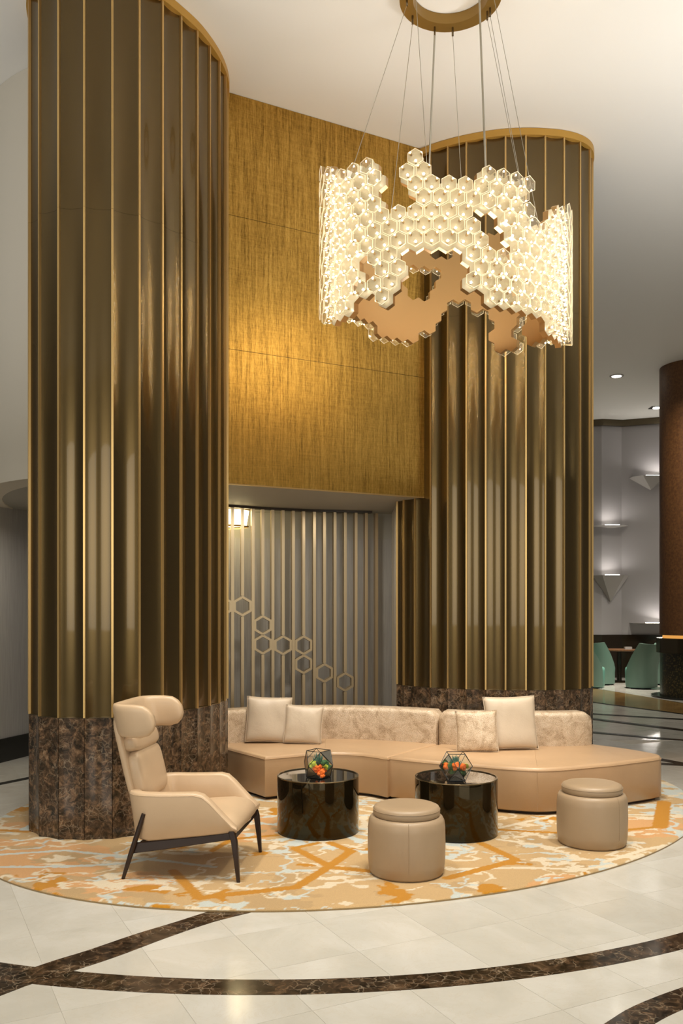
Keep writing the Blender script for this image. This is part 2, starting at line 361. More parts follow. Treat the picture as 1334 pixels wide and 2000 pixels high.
# ------------------------------------------------------------------ fluted columns
def column(fins, label, zs=(.93, 4.75, 6.49)):
    n = len(fins); cx = sum(p[0] for p in fins)/n; cy = sum(p[1] for p in fins)/n
    root = empty('fluted_column', (cx, cy, 0), label, 'column')
    A = sum(fins[i][0]*fins[(i+1) % n][1]-fins[(i+1) % n][0]*fins[i][1] for i in range(n)); sg = 1 if A > 0 else -1
    fp = [Vector((p[0]-cx, p[1]-cy)) for p in fins]
    def nrm(d): return Vector((d.y, -d.x)).normalized()*sg        # outward
    def flute(a, b, sag, k=10, e=0.0):
        o = nrm(b-a); return [a.lerp(b, t/k)-o*sag*(1-(2*t/k-1)**2)+o*e for t in range(k+1)]
    for i in range(n):
        a, b = fp[i], fp[(i+1) % n]; d = (b-a).normalized(); o = nrm(b-a)
        for z0, z1 in ((zs[0]+.004, zs[1]-.0006), (zs[1]+.0006, zs[2])):
            pf = flute(a+d*.004, b-d*.004, .020); pb = [p-o*.012 for p in pf]; ring = pf+pb[::-1]
            MB().rings([[(p.x, p.y, z0) for p in ring], [(p.x, p.y, z1) for p in ring]]).build('flute_panel', M['bronze'], root, smooth=40)
        bd = (fp[i]-fp[i-1]).normalized()+d; on = nrm(bd); t = Vector((-on.y, on.x))
        for z0, z1 in ((zs[0]+.004, zs[1]-.001), (zs[1]+.001, zs[2])):
            q = [a+t*.008-on*.03, a-t*.008-on*.03, a-t*.008+on*.016, a+t*.008+on*.016]
            MB().prism([(p.x, p.y) for p in q], z0, z1).build('gold_fin', M['fin'], root)
        pf = flute(a+d*.001, b-d*.001, .016, 8, .010); pb = [p-o*.03 for p in (pf[0], pf[-1])]; ring = pf+pb[::-1]
        MB().rings([[(p.x, p.y, .0) for p in ring], [(p.x, p.y, zs[0]) for p in ring]]).build('marble_slab', M['empbase'], root, smooth=40)
    core = inset([(p.x, p.y) for p in fp], .042); MB().prism(core, 0.02, CEIL-.005).build('core', M['dark'], root)
    tr = []
    for i in range(n): tr += flute(fp[i], fp[(i+1) % n], .016, 6, .012)[:-1]
    MB().rings([[(p.x, p.y, zs[0]) for p in tr], [(p.x, p.y, zs[0]+.006) for p in tr]]).build('base_trim', M['rim'], root)
    sm = spline([(p.x, p.y) for p in fp], 4, True); sm = inset([(p.x, p.y) for p in sm], -.024)
    inn = inset(sm, .05); mb = MB(); rr = [[(x, y, zs[2]-.002) for x, y in inn], [(x, y, zs[2]-.002) for x, y in sm], [(x, y, CEIL-.004) for x, y in sm]]
    mb.rings(rr, (False, True)); mb.build('cap_band', M['cap'], root, smooth=40)
    return root
col1 = [(-2.42, 6.77), (-2.287, 6.61), (-2.114, 6.52), (-1.92, 6.505), (-1.723, 6.54), (-1.546, 6.64), (-1.402, 6.79), (-1.289, 6.96), (-1.19, 7.135),
        (-1.117, 7.33), (-1.065, 7.53), (-1.04, 7.73), (-1.045, 7.93), (-1.09, 8.12), (-1.2, 8.28), (-1.38, 8.37), (-1.58, 8.40), (-1.78, 8.38),
        (-1.97, 8.32), (-2.14, 8.22), (-2.28, 8.08), (-2.39, 7.91), (-2.46, 7.72), (-2.50, 7.52), (-2.52, 7.32), (-2.515, 7.12), (-2.48, 6.93)]
col2 = [(.606, 9.42), (.67, 9.29), (.78, 9.165), (.93, 9.035), (1.095, 8.93), (1.272, 8.845), (1.456, 8.78), (1.646, 8.735), (1.845, 8.72), (2.04, 8.73), (2.236, 8.765),
        (2.418, 8.845), (2.555, 8.975), (2.635, 9.16), (2.66, 9.36), (2.65, 9.56), (2.60, 9.75), (2.49, 9.92), (2.33, 10.04), (2.14, 10.11), (1.94, 10.14), (1.74, 10.14),
        (1.54, 10.13), (1.34, 10.10), (1.15, 10.05), (.97, 9.97), (.81, 9.86), (.69, 9.73), (.615, 9.58)]
column(col1, 'left, nearer bronze fluted column with gold fins behind the armchair')
column(col2, 'right, farther bronze fluted column with gold fins behind the sofa')

# ------------------------------------------------------------------ walls round the group
wb = MB().prism([(-1.26, 8.03), (1.02, 9.232), (1.2, 11.6), (-2.6, 11.6), (-2.2, 8.25)], 2.93, CEIL-.002).build('wall_back', M['soffit']); tag(wb, kind='structure')
ax = Vector((.8836, .4682)); A0 = Vector((-1.07, 8.09)); nn = Vector((.4682, -.8836))
def wp(s, e): p = A0+ax*s+nn*e; return (p.x, p.y)
for z0, z1 in ((2.92, 4.168), (4.172, 5.418), (5.422, CEIL-.004)):
    MB().prism([wp(-.2, 0), wp(2.22, 0), wp(2.22, -.025), wp(-.2, -.025)], z0, z1).build('gold_panel', M['goldpaper'], wb)
MB().prism([wp(-.2, .004), wp(2.19, .004), wp(2.19, -.02), wp(-.2, -.02)], 2.908, 2.918).build('edge_trim', M['fin'], wb)
# niche: soffit, back wall, jamb
so = MB().prism([wp(-.2, -.006), wp(2.22, -.006), (1.2, 11.6), (-2.6, 11.6), (-2.2, 8.4)], 2.912, 2.93).build('trim_1', M['soffit']); tag(so, kind='structure')
nb = MB().prism([(-2.7, 9.98), (-1.3, 10.42), (-.4, 10.58), (.75, 10.66), (.75, 10.8), (-2.7, 10.8)], 0, 2.60).build('wall_niche', M['greyfabric']); tag(nb, kind='structure')
MB().prism([(-2.7, 9.99), (-1.3, 10.43), (-.4, 10.59), (.75, 10.67), (.75, 10.8), (-2.7, 10.8)], 2.60, 2.912).build('upper_panel', M['soffit'], nb)
nj = MB().prism([(.612, 10.62), (.612, 9.63), (.66, 9.60), (.80, 9.7), (.80, 10.6)], 0, 2.912).build('wall_right_jamb', M['paint']); tag(nj, kind='structure')
# left: curved upper wall, soffit, grey wall with black base
cv = spline([(-2.2, 7.62), (-2.50, 7.64), (-2.78, 7.73), (-3.14, 8.0), (-3.5, 8.42), (-3.8, 9.0), (-4.0, 9.7), (-4.1, 10.6)], 5)
poly = [(p.x, p.y) for p in cv]+[(-4.0, 12.5), (-2.65, 12.5), (-2.6, 8.3), (-2.3, 8.2)]
wl = MB().prism([(p.x, p.y) for p in cv]+[(p.x+.22, p.y+.18) for p in cv][::-1], 2.905, CEIL-.002).build('wall_left', M['paint'], smooth=30); tag(wl, kind='structure')
sl = MB().prism([(p.x+.02, p.y+.02) for p in cv]+[(-5.5, 10.6), (-5.5, 14), (-2.65, 14), (-2.65, 8.6), (-2.3, 8.35)], 2.915, 3.0).build('trim_2', M['soffit']); tag(sl, kind='structure')
d = Vector((.15, .49)).normalized(); g0 = Vector((-3.88, 9.88)); e0, e1 = g0-d*1.6, g0+d*4
wlg = MB().prism([tuple(e0), tuple(e1), (e1.x-.3, e1.y), (e0.x-.3, e0.y)], 0, 2.914).build('wall_left_lower', M['greyfabric']); tag(wlg, kind='structure')
bb = MB().prism([(e0.x+.02, e0.y), (e1.x+.02, e1.y), (e1.x-.01, e1.y), (e0.x-.01, e0.y)], 0, .27).build('baseboard_left', M['blackstone']); tag(bb, kind='structure')
# far right wall with faceted plaster, wainscot, cornice
fx = [(2.5, 22.5), (5.4, 22.5), (6.2, 22.3), (6.62, 22.15), (7.16, 22.25), (8.3, 21.8), (12, 20.4)]
wr = MB().prism(fx+[(12, 23), (2.5, 23)], 1.09, CEIL-.002).build('wall_right', M['farwall']); tag(wr, kind='structure')
MB().prism([(x, y-.10) for x, y in fx]+[(12, 22.9), (2.5, 22.9)], 6.40, CEIL-.003).build('cornice', M['steel'], wr)
MB().prism([(x, y-.05) for x, y in fx]+[(12, 22.9), (2.5, 22.9)], 0, 1.088).build('wainscot', M['wainscot'], wr)

# ------------------------------------------------------------------ far sconces, downlights, brown column
def sconce(px, py, w, drop, yw, label, depth=.22):
    x = (px-667)/F*yw; z = HE+(1189-py)/F*yw; r = empty('wall_sconce', (x, yw, z), label, 'wall lamp', 'light pockets on the far wall')
    h = w/2; m = MB(); m.add([(-h, .3, 0), (h, .3, 0), (h, 0, 0), (.28, -depth, 0), (-.28, -depth, 0), (-h, 0, 0), (0, .02, -drop), (0, .3, -drop)],
                             [(5, 4, 6), (4, 3, 6), (3, 2, 6), (2, 1, 7, 6), (0, 5, 6, 7), (0, 1, 2, 3, 4, 5)]); m.build('shade', M['white'], r)
    MB().box((0, -depth*.55, .012), (.36, .04, .012)).build('light_strip', M['downglow'], r)
    l = bpy.data.lights.new('sconce_glow', 'AREA'); l.shape = 'RECTANGLE'; l.size = .5; l.size_y = .06; l.energy = 5; l.color = (1, .93, .85)
    lo_ = bpy.data.objects.new('sconce_glow', l); C.objects.link(lo_); lo_.parent = r; lo_.location = (0, -depth*.55, .03); lo_.rotation_euler = (R(180+25), 0, 0)
sconce(1272, 931, .93, .32, 21.9, 'topmost small triangular plaster wall sconce beside the brown column')
sconce(1193, 1027, .93, .05, 22.1, 'lit shelf sconce high on the far wall, left side')
sconce(1193, 1124, .93, .66, 22.1, 'lit sconce with long pointed triangular shade on the far wall')
sconce(1272, 1217, .93, .05, 21.9, 'lowest lit shelf sconce on the far wall by the brown column')
def downlight(x, y, label, two=False):
    r = empty('recessed_downlight', (x, y, CEIL), label, 'ceiling light')
    if two:
        MB().box((0, 0, -.006), (.62, .26, .012)).build('frame', M['blackstone'], r)
        for s in (-.15, .15): MB().lathe([(.085, -.02), (.085, -.012)], 24, (s, 0)).build('lamp', M['downglow'], r)
    else:
        MB().lathe([(.14, -.012), (.14, 0)], 28).build('trim_ring', M['white'], r)
        MB().lathe([(.095, -.016), (.095, -.012)], 28).build('lamp', M['downglow'], r)
downlight(5.68, 17.97, 'single round recessed downlight in the ceiling at right')
downlight(7.68, 20.8, 'twin recessed downlight in a dark frame beside the brown column', True)
c = (7.02, 17.3); r = empty('round_column', (*c, 0), 'rust brown round column with dark mosaic base at right edge', 'column')
MB().lathe([(.66, 1.23), (.66, CEIL-.004)], 56).build('shaft', M['rust'], r, smooth=40)
MB().lathe([(.60, 1.17), (.60, 1.23)], 48).build('light_ring', M['amber'], r)
MB().lathe([(.72, .88), (.72, 1.17)], 56).build('collar', M['steel'], r, smooth=40)
MB().lathe([(.65, .03), (.65, .88)], 56).build('mosaic_base', M['mosaic'], r, smooth=40)
MB().lathe([(.82, .004), (.82, .03)], 56).build('foot_disc', M['blackstone'], r)

# ------------------------------------------------------------------ tub chairs and table in the distance
def tub_chair(x, y, rz, label, sc_=1.0):
    r = empty('tub_chair', (x, y, 0), label, 'chair', 'mint tub chairs at the far table', rz); r.scale = (sc_,)*3
    N = 28; mb = MB()
    def ring(rad, z, ysh=0, squ=1): return [(rad*math.cos(2*math.pi*i/N), rad*squ*math.sin(2*math.pi*i/N)+ysh, z) for i in range(N)]
    mb.rings([ring(.29, .02), ring(.30, .05), ring(.31, .36), ring(.30, .41), ring(.27, .43), ring(.12, .44)]); mb.build('seat', M['teal'], r, smooth=50)
    b = MB(); k = 17; rows = []
    for z in (.03, .25, .45, .65, .80, .885, .90):
        t = max(0, (z-.42)/.48); rr = .325+.03*t; row = []
        a0 = 62+42*t
        for i in range(k):
            a = R(180+90+(-1+2*i/(k-1))*(180-a0)); dip = -.02*abs(-1+2*i/(k-1))*0+.03*(abs(-1+2*i/(k-1)))**2*t
            row.append((rr*math.cos(a), rr*math.sin(a)-.10*t, z+dip))
        inner = [(p[0]*(.80 if z < .89 else .86), p[1]*(.80 if z < .89 else .86)-(.02 if z >= .89 else 0), p[2]) for p in row][::-1]
        rows.append(row+inner)
    b.rings(rows); b.build('backrest', M['tealback'], r, smooth=75)
    MB().lathe([(.20, 0), (.20, .022)], 24).build('swivel_base', M['blackstone'], r)
    return r
tub_chair(5.55, 19.45, R(-80), 'mint tub chair left of the far table, cut off by the column', 1.06)
tub_chair(6.02, 20.25, R(-65), 'mint tub chair just left of the far table, behind the leftmost one', 1.06)
tub_chair(6.62, 19.25, R(38), 'grey-green tub chair seen from behind, middle of the far group', 1.08)
tub_chair(7.27, 20.3, R(75), 'mint tub chair farthest right, partly behind the middle one', 1.08)
r = empty('pedestal_table', (6.62, 20.75, 0), 'dark wooden pedestal table between the mint tub chairs', 'table')
MB().lathe([(.38, .75), (.40, .76), (.40, .785), (.39, .79)], 36).build('tabletop', M['rust'], r, smooth=40)
MB().lathe([(.06, .03), (.05, .75)], 20).build('pedestal', M['wainscot'], r, smooth=40); MB().lathe([(.20, 0), (.20, .02), (.07, .04)], 28).build('foot', M['steel'], r, smooth=40)
t = MB().box((0, 0, .03), (.16, .10, .06)).build('napkin_box', M['white']); t.location = (6.78, 20.6, .79); tag(t, 'small pale box on the far pedestal table', 'box')

# ------------------------------------------------------------------ slat screen
def scr(u):                                # u in pixels along the screen
    xs = [420, 440, 511, 613, 740, 770]; ys = [9.66, 9.73, 9.97, 10.22, 10.38, 10.40]
    D = np.interp(u, xs, ys); return Vector(((u-667)/F*D, D))
root = empty('slat_screen', (-.4, 10.0, 0), 'brass slat screen with hexagon rings behind the sofa', 'screen'); ro = Vector((-.4, 10.0))
bars = [433.5, 453.5, 473, 493.5, 512.5, 532, 552, 572, 592, 613, 632.5, 653, 673, 694, 714, 734]
hexz = {433.5: [1184], 473: [1184], 512.5: [1221, 1258.5], 552: [1260], 592: [1260, 1297], 632.5: [1314], 673: [1331.5]}
sn = Vector((.25, -.968)).normalized(); st = Vector((.968, .25)).normalized()
rot = Matrix.Rotation(math.atan2(st.y, st.x), 3, 'Z')
for u in bars:
    p = scr(u)-ro; D = scr(u).y; segs = []; z = 0.02; HR = .118
    for py in sorted(hexz.get(u, []), reverse=True):
        hz = HE+(1189-py)/F*D; segs.append((z, hz-HR)); z = hz+HR
        q = MB(); o_, i_ = [], []
        for k in range(6):
            a = R(30+60*k); o_.append((HR*math.cos(a), HR*math.sin(a))); i_.append(((HR-.030)*math.cos(a), (HR-.030)*math.sin(a)))
        vs = []
        for e in (-.035, .035):
            for ring in (o_, i_): vs += [(p.x+st.x*a+sn.x*e, p.y+st.y*a+sn.y*e, hz+b) for a, b in ring]
        fs = []
        for k in range(6):
            j = (k+1) % 6; fs += [(k, j, 6+j, 6+k), (12+k, 18+k, 18+j, 12+j), (k, 12+k, 12+j, j), (6+k, 6+j, 18+j, 18+k)]
        q.add(vs, fs).build('hexagon_ring', M['slat'], root)
    segs.append((z, 2.885))
    for z0, z1 in segs:
        if z1-z0 > .02: MB().box((p.x, p.y, (z0+z1)/2), (.034, .075, z1-z0), mat=rot.to_4x4()).build('slat', M['slat'], root)
tp = [scr(u)-ro for u in range(425, 745, 20)]
MB().prism([(q.x+sn.x*.045, q.y+sn.y*.045) for q in tp]+[(q.x-sn.x*.045, q.y-sn.y*.045) for q in tp][::-1], 2.885, 2.911).build('top_track', M['slatdark'], root)
# niche lamp
r = empty('flush_lamp', (-1.50, 10.06, 2.912), 'glowing gold and glass flush lamp behind the slats', 'ceiling light'); r.scale = (.72, .42, 1)
MB().lathe([(.62, -.03), (.62, 0)], 10).build('backplate', M['fin'], r)
MB().lathe([(.56, -.20), (.60, -.03)], 10, cap=(True, False)).build('glass_shade', M['lampglow'], r)
MB().lathe([(.585, -.225), (.60, -.205), (.57, -.205)], 10, cap=(False, False)).build('gold_rim', M['fin'], r)

# ------------------------------------------------------------------ chandelier
MASK = ['..........................................####....', '........................###..#......##########....', '##.##..................########....###############', '##.##......####........#####.##....###############',
        '##.##.....########.....#####.##....###############', '#####....##########....#############..############', '#######..###########...#############..############', '##########..########...############..#############',
        '##########...#######...#######..########..########', '#########...########...######..########...########', '####################...#######.##...####....##...#', '########..#######......######..#..................',
        '....#####.####.........###........................', '.......................#..........................']
CX, CY, EA, EB, AL = .815, 6.75, .935, .75, R(25)
tt = np.linspace(0, 2*np.pi, 8001); ca, sa = math.cos(AL), math.sin(AL)
EX = EA*np.cos(tt)*ca-EB*np.sin(tt)*sa; EY = EA*np.cos(tt)*sa+EB*np.sin(tt)*ca
ES = np.r_[0, np.cumsum(np.hypot(np.diff(EX), np.diff(EY)))]; NP = 50; PT = ES[-1]/NP
def el(u):
    t = np.interp((u*PT) % ES[-1], ES, tt); x = EA*math.cos(t)*ca-EB*math.sin(t)*sa; y = EA*math.cos(t)*sa+EB*math.sin(t)*ca
    nx, ny = math.cos(t)/EA, math.sin(t)/EB; nx, ny = nx*ca-ny*sa, nx*sa+ny*ca; k = math.hypot(nx, ny); return x, y, nx/k, ny/k
Z0 = 3.80; DZ = PT*.866; ch = empty('chandelier', (CX, CY, 0), 'large ring chandelier of lit hexagonal crystals on a gold band', 'chandelier')
cells = {(j, i) for j, row in enumerate(MASK) for i, c_ in enumerate(row) if c_ == '#'}
def nb_(j, i, k):                          # neighbour across edge k of a pointy-top hex (edge k between corner k and k+1, corners at 30+60k deg)
    s = j % 2; return [(j+1, i+s), (j+1, i-1+s), (j, i-1), (j-1, i-1+s), (j-1, i+s), (j, i+1)][k]
mb = MB(); idx = {}
def vert(u, z, e):
    key = (round(u*600) % (NP*600), round(z*3000), e)
    if key not in idx:
        x, y, nx, ny = el(u); idx[key] = len(mb.v); mb.v.append((x+nx*e, y+ny*e, z))
    return idx[key]
rc = 1/math.sqrt(3)
for (j, i) in sorted(cells):
    u0 = i+.5*(j % 2); z = Z0+j*DZ; cor = [(u0+rc*math.cos(R(30+60*k)), z+rc*PT*math.sin(R(30+60*k))) for k in range(6)]
    vi = [vert(*c_, -.045) for c_ in cor]; vo = [vert(*c_, 0.0) for c_ in cor]
    mb.f += [tuple(vi), tuple(vo[::-1])]; mb.m += [0, 1]
    for k in range(6):
        q = nb_(j, i, k); q = (q[0], q[1] % NP)
        if q not in cells: a, b = k, (k+1) % 6; mb.f.append((vi[a], vi[b], vo[b], vo[a])); mb.m.append(0)
mb.build('gold_band', [M['chgold'], M['plate']], ch, smooth=35)
def crystal_mb(m=None):                    # along +X, base on the band
    m = m or MB(); cor = [(math.cos(R(30+60*k)), math.sin(R(30+60*k))) for k in range(6)]
    r0, r1, L = .042, .059, .078
    m.rings([[(0, a*r0, b*r0) for a, b in cor], [(L, a*r1, b*r1) for a, b in cor]], (False, True), 0)
    t = .0042                               # bright bevelled edge frame round the outer face
    rs = [[(L-.003, a*(r1+.0005), b*(r1+.0005)) for a, b in cor], [(L+.0025, a*(r1+.0005), b*(r1+.0005)) for a, b in cor], [(L+.0025, a*(r1-t), b*(r1-t)) for a, b in cor]]
    m.rings(rs, (False, False), 1)
    rb = .0085; c0 = (.030, 0, 0); m.add([(c0[0]+rb, 0, 0), (c0[0]-rb, 0, 0), (c0[0], rb, 0), (c0[0], -rb, 0), (c0[0], 0, rb), (c0[0], 0, -rb)],
        [(0, 2, 4), (2, 1, 4), (1, 3, 4), (3, 0, 4), (2, 0, 5), (1, 2, 5), (3, 1, 5), (0, 3, 5)], 2)
    m.box((.011, 0, 0), (.02, .012, .012), 3); return m
order = []
for (j, i) in cells:
    x, y, nx, ny = el(i+.5*(j % 2)); f = -(nx*(CX+x)+ny*(CY+y))/math.hypot(CX+x, CY+y); order.append((-f, j, i, x, y, nx, ny))
order.sort(); proto = crystal_mb().build('crystal', [M['crystal'], M['rimglass'], M['bulb'], M['chgold']], ch); pm = proto.data; rest = MB()
for q, (f, j, i, x, y, nx, ny) in enumerate(order):
    z = Z0+j*DZ; T = Matrix.Translation((x, y, z)) @ Matrix.Rotation(math.atan2(ny, nx), 4, 'Z') @ Matrix.Rotation(R(random.uniform(-2, 2)), 4, 'Y')
    if q == 0: proto.matrix_local = T
    elif q < 299:
        o = proto.copy(); C.objects.link(o); o.parent = ch; o.matrix_local = T
    else:
        k = len(rest.v); s_ = crystal_mb(); rest.add([T @ Vector(v) for v in s_.v], [], 0); rest.f += [tuple(a+k for a in ff) for ff in s_.f]; rest.m += s_.m
o = rest.build('crystals_on_far_side', [M['crystal'], M['rimglass'], M['bulb'], M['chgold']], ch); o['kind'] = 'stuff'
# canopy ring and cables
rg = (.845, 6.74); N = 72; m = MB()
prof = [(.395, 6.475), (.395, CEIL-.003), (.290, CEIL-.003), (.290, 6.475)]
m.rings([[(rg[0]-CX+a*math.cos(2*math.pi*i/N), rg[1]-CY+a*math.sin(2*math.pi*i/N), z) for a, z in prof] for i in range(N+1)], (False, False)); m.build('canopy_ring', M['ringgold'], ch, smooth=40)
def cable(a, u, zt, r_=.0022, thick=False):
    p = (rg[0]-CX+.34*math.cos(R(a)), rg[1]-CY+.34*math.sin(R(a)), 6.476); x, y, nx, ny = el(u); q = (x-nx*.02, y-ny*.02, zt)
    MB().tube([p, (p[0], p[1], p[2]-.07)], .008, 8).build('ferrule', M['rim'], ch)
    MB().tube([(p[0], p[1], p[2]-.06), q], .0075 if thick else r_, 6).build('power_cord' if thick else 'suspension_cable', M['cable'], ch)
def zt(u):
    for j in range(13, -1, -1):
        if (j, int(round(u-.5*(j % 2))) % NP) in cells: return Z0+j*DZ+.02
    return 4.7
def find_u(X, far):                         # band position with a given world x on the far or near half
    c = [(abs(el(k/4)[0]+CX-X), k/4) for k in range(200) if (el(k/4)[1] > el(k/4)[0]*.3) == far]; return min(c)[1]
for a, X, far in ((183, .03, False), (145, .33, False), (80, 1.06, True), (18, 1.60, True), (25, 1.60, True), (212, .60, False), (330, 1.45, False)):
    u = find_u(X, far); cable(a, u, zt(u))
u = find_u(.72, True); cable(105, u, zt(u), thick=True); u = find_u(1.02, False); cable(300, u, zt(u), thick=True)
l = bpy.data.lights.new('ring_ceiling_fill', 'AREA'); l.shape = 'DISK'; l.size = .9; l.energy = 26; l.color = (1, .93, .82)  # added upward fill inside the band, brightens the ceiling above
o = bpy.data.objects.new('ring_ceiling_fill', l); C.objects.link(o); o.parent = ch; o.location = (0, 0, 3.95); o.rotation_euler = (R(180), 0, 0)

# ------------------------------------------------------------------ rug
def vn(x, y, s, seed, octv=3):
    out = 0; amp = 1; tot = 0
    for o_ in range(octv):
        X, Y = x*s, y*s; xi, yi = np.floor(X).astype(np.int64), np.floor(Y).astype(np.int64); fx_, fy_ = X-xi, Y-yi; fx_, fy_ = fx_*fx_*(3-2*fx_), fy_*fy_*(3-2*fy_)
        def h(a, b):
            n = (a*374761393+b*668265263+(seed+o_*17)*1442695041) & 0xffffffff; n = ((n ^ (n >> 13))*1274126177) & 0xffffffff; return ((n ^ (n >> 16)) & 0xffff)/65535.
        v = (h(xi, yi)*(1-fx_)+h(xi+1, yi)*fx_)*(1-fy_)+(h(xi, yi+1)*(1-fx_)+h(xi+1, yi+1)*fx_)*fy_
        out = out+v*amp; tot += amp; amp *= .5; s *= 2.1
    return out/tot
def U(px, py): D = HE*F/(py-1189); return ((px-667)*D/F, D)
def make_rug():
    st_ = .0125; xs = np.arange(-3.3, 3.75, st_); ys = np.arange(4.95, 10.8, st_); X, Y = np.meshgrid(xs, ys); nx_, ny_ = len(xs), len(ys)
    wx = (vn(X, Y, 5, 1)-.5)*.16+(vn(X, Y, 18, 2, 2)-.5)*.05; wy = (vn(X, Y, 5, 3)-.5)*.16+(vn(X, Y, 18, 4, 2)-.5)*.05; x, y = X+wx, Y+wy
    sand, peach, cream, blue, must, dsand = [np.array(c) for c in ((.50, .34, .165), (.58, .325, .14), (.66, .57, .42), (.50, .54, .51), (.46, .205, .015), (.38, .26, .13))]
    col = np.broadcast_to(sand, X.shape+(3,)).copy()
    n1 = vn(x, y, 1.3, 11); lft = np.clip((-1.0-X)/1.2, 0, 1); rgt = np.clip((X-1.0)/1.5, 0, 1)
    col[(n1+lft*.22) > .62] = peach
    n2 = vn(x*1.0, y*2.2, 2.6, 21); col[(n2 > .68)] = dsand*.5+sand*.5
    dens = .05*np.clip((Y-5.5)/1.5, 0, 1)+.06*rgt
    ri = 1-abs(2*vn(x, y*1.6, 1.7, 31, 4)-1); col[ri > .972-dens*.5] = cream
    ri = 1-abs(2*vn(x+9, y*1.5, 1.25, 41, 4)-1); col[ri > .983-dens*.4] = blue
    n3 = vn(x, y*1.5, 4.2, 51, 3); col[n3 > .76-dens*.7] = cream
    n4 = vn(x, y*1.4, 3.3, 61, 3); near = np.exp(-((X+1.2)**2+(Y-5.35)**2)/.30); col[n4+near*.14 > .765] = must
    n5 = vn(x*1.0+3, y*2.0, 5.2, 71, 3); col[(n5+near*.11 > .745)] = cream
    n6 = vn(x+7, y*2, 4.4, 81, 3); col[(n6+lft*.04+rgt*.05 > .785)] = blue
    def seg(pts, w, c, jag=.25):
        P_ = [U(*p) for p in pts]
        xx, yy = X+(vn(X, Y, 22, 5, 2)-.5)*w*jag*2, Y+(vn(X, Y, 22, 6, 2)-.5)*w*jag*2
        for (ax_, ay), (bx, by) in zip(P_[:-1], P_[1:]):
            dx, dy = bx-ax_, by-ay; t_ = np.clip(((xx-ax_)*dx+(yy-ay)*dy)/(dx*dx+dy*dy), 0, 1); dd = np.hypot(xx-ax_-t_*dx, yy-ay-t_*dy); col[dd < w] = c
    for p in ([(0, 1675), (126, 1667), (252, 1680.5), (342, 1690), (420, 1700)], [(0, 1700), (137, 1698.5), (245, 1693), (300, 1682)], [(973, 1645), (1088, 1662), (1230, 1650)], [(876, 1704), (1000, 1701), (1142, 1704), (1196, 1696)],
              [(976, 1622), (1040, 1608), (1084, 1597)], [(679, 1727), (735, 1722)], [(1180, 1690), (1260, 1665), (1334, 1650)], [(520, 1600), (600, 1592), (760, 1600)], [(505, 1612), (560, 1620), (720, 1625)]): seg(p, .022, cream if p[0][0] > 600 else blue, .5)
    for p in ([(338, 1707.5), (390, 1761.5), (420, 1757), (578, 1740), (641, 1700), (686, 1668), (645, 1652)], [(575, 1662.5), (647, 1700), (720, 1708)], [(875, 1721.7), (1009, 1685.7), (940, 1653)]): seg(p, .036, must, .12)
    for p in ([(575, 1662.5), (621, 1652)], [(973, 1626), (1086, 1632), (1228, 1626), (1289, 1620)], [(0, 1626.6), (54, 1630)], [(414, 1668), (453, 1644.6), (540, 1637)]): seg(p, .026, must, .15)
    seg([(1289, 1620), (1297, 1572)], .06, must, .1)
    inside = ((((X-.2123)*.8123+(Y-7.8299)*.5832)/3.2905)**2+((-(X-.2123)*.5832+(Y-7.8299)*.8123)/2.5477)**2) < 1
    # keep grid cells inside the ellipse; pull the border vertices onto it
    ua = (X-.2123)*.8123+(Y-7.8299)*.5832; va = -(X-.2123)*.5832+(Y-7.8299)*.8123; q = np.sqrt((ua/3.2905)**2+(va/2.5477)**2)
    cell = inside[:-1, :-1] | inside[1:, :-1] | inside[:-1, 1:] | inside[1:, 1:]
    s = np.where(q > 1, 1/q, 1); Xp = .2123+(ua*s)*.8123-(va*s)*.5832; Yp = 7.8299+(ua*s)*.5832+(va*s)*.8123
    edge = np.clip((1-q*s)*2.8/.02, 0, 1); Z = .010+.012*np.sqrt(1-(1-edge)**2)
    jj, ii = np.nonzero(cell); used = np.zeros(X.size, bool); a = jj*nx_+ii; quads = np.stack([a, a+1, a+nx_+1, a+nx_], 1); used[quads.ravel()] = True
    remap = np.cumsum(used)-1; V = np.stack([Xp.ravel(), Yp.ravel(), Z.ravel()], 1)[used]; quads = remap[quads]; cc = col.reshape(-1, 3)[used]
    # side skirt
    M_ = 360; th = np.linspace(0, 2*np.pi, M_, endpoint=False); sx, sy = 3.2905*np.cos(th), 2.5477*np.sin(th)
    sx, sy = .2123+sx*.8123-sy*.5832, 7.8299+sx*.5832+sy*.8123; k = len(V)
    V = np.r_[V, np.stack([sx, sy, np.full(M_, .0125)], 1), np.stack([sx, sy, np.full(M_, .003)], 1)]; cc = np.r_[cc, np.tile(np.array([[.36, .25, .12]]), (2*M_, 1))]
    i0 = np.arange(M_); i1 = (i0+1) % M_; quads = np.r_[quads, np.stack([k+i0, k+i1, k+M_+i1, k+M_+i0], 1)]
    me = bpy.data.meshes.new('rug'); me.vertices.add(len(V)); me.vertices.foreach_set('co', V.ravel()); me.loops.add(len(quads)*4); me.loops.foreach_set('vertex_index', quads.ravel().astype(np.int32))
    me.polygons.add(len(quads)); me.polygons.foreach_set('loop_start', np.arange(0, len(quads)*4, 4, dtype=np.int32)); me.update(calc_edges=True)
    at = me.color_attributes.new('print', 'FLOAT_COLOR', 'POINT'); at.data.foreach_set('color', np.c_[cc, np.ones(len(cc))].ravel().astype(np.float32)); me.shade_smooth()
    m, nt, b, n, l = newmat('rug_pile'); ar = n.new('ShaderNodeAttribute'); ar.attribute_name = 'print'; v = tex(n, l)
    ns = noise(n, l, v, 260, 2, .7); n2 = noise(n, l, v, 9, 3); mm = ramp(n, l, ns.outputs[0], [(.3, (.78, .78, .78)), (.7, (1.1, 1.1, 1.1))]); c_ = mixc(n, l, 1.0, ar.outputs['Color'], mm, 'MULTIPLY')
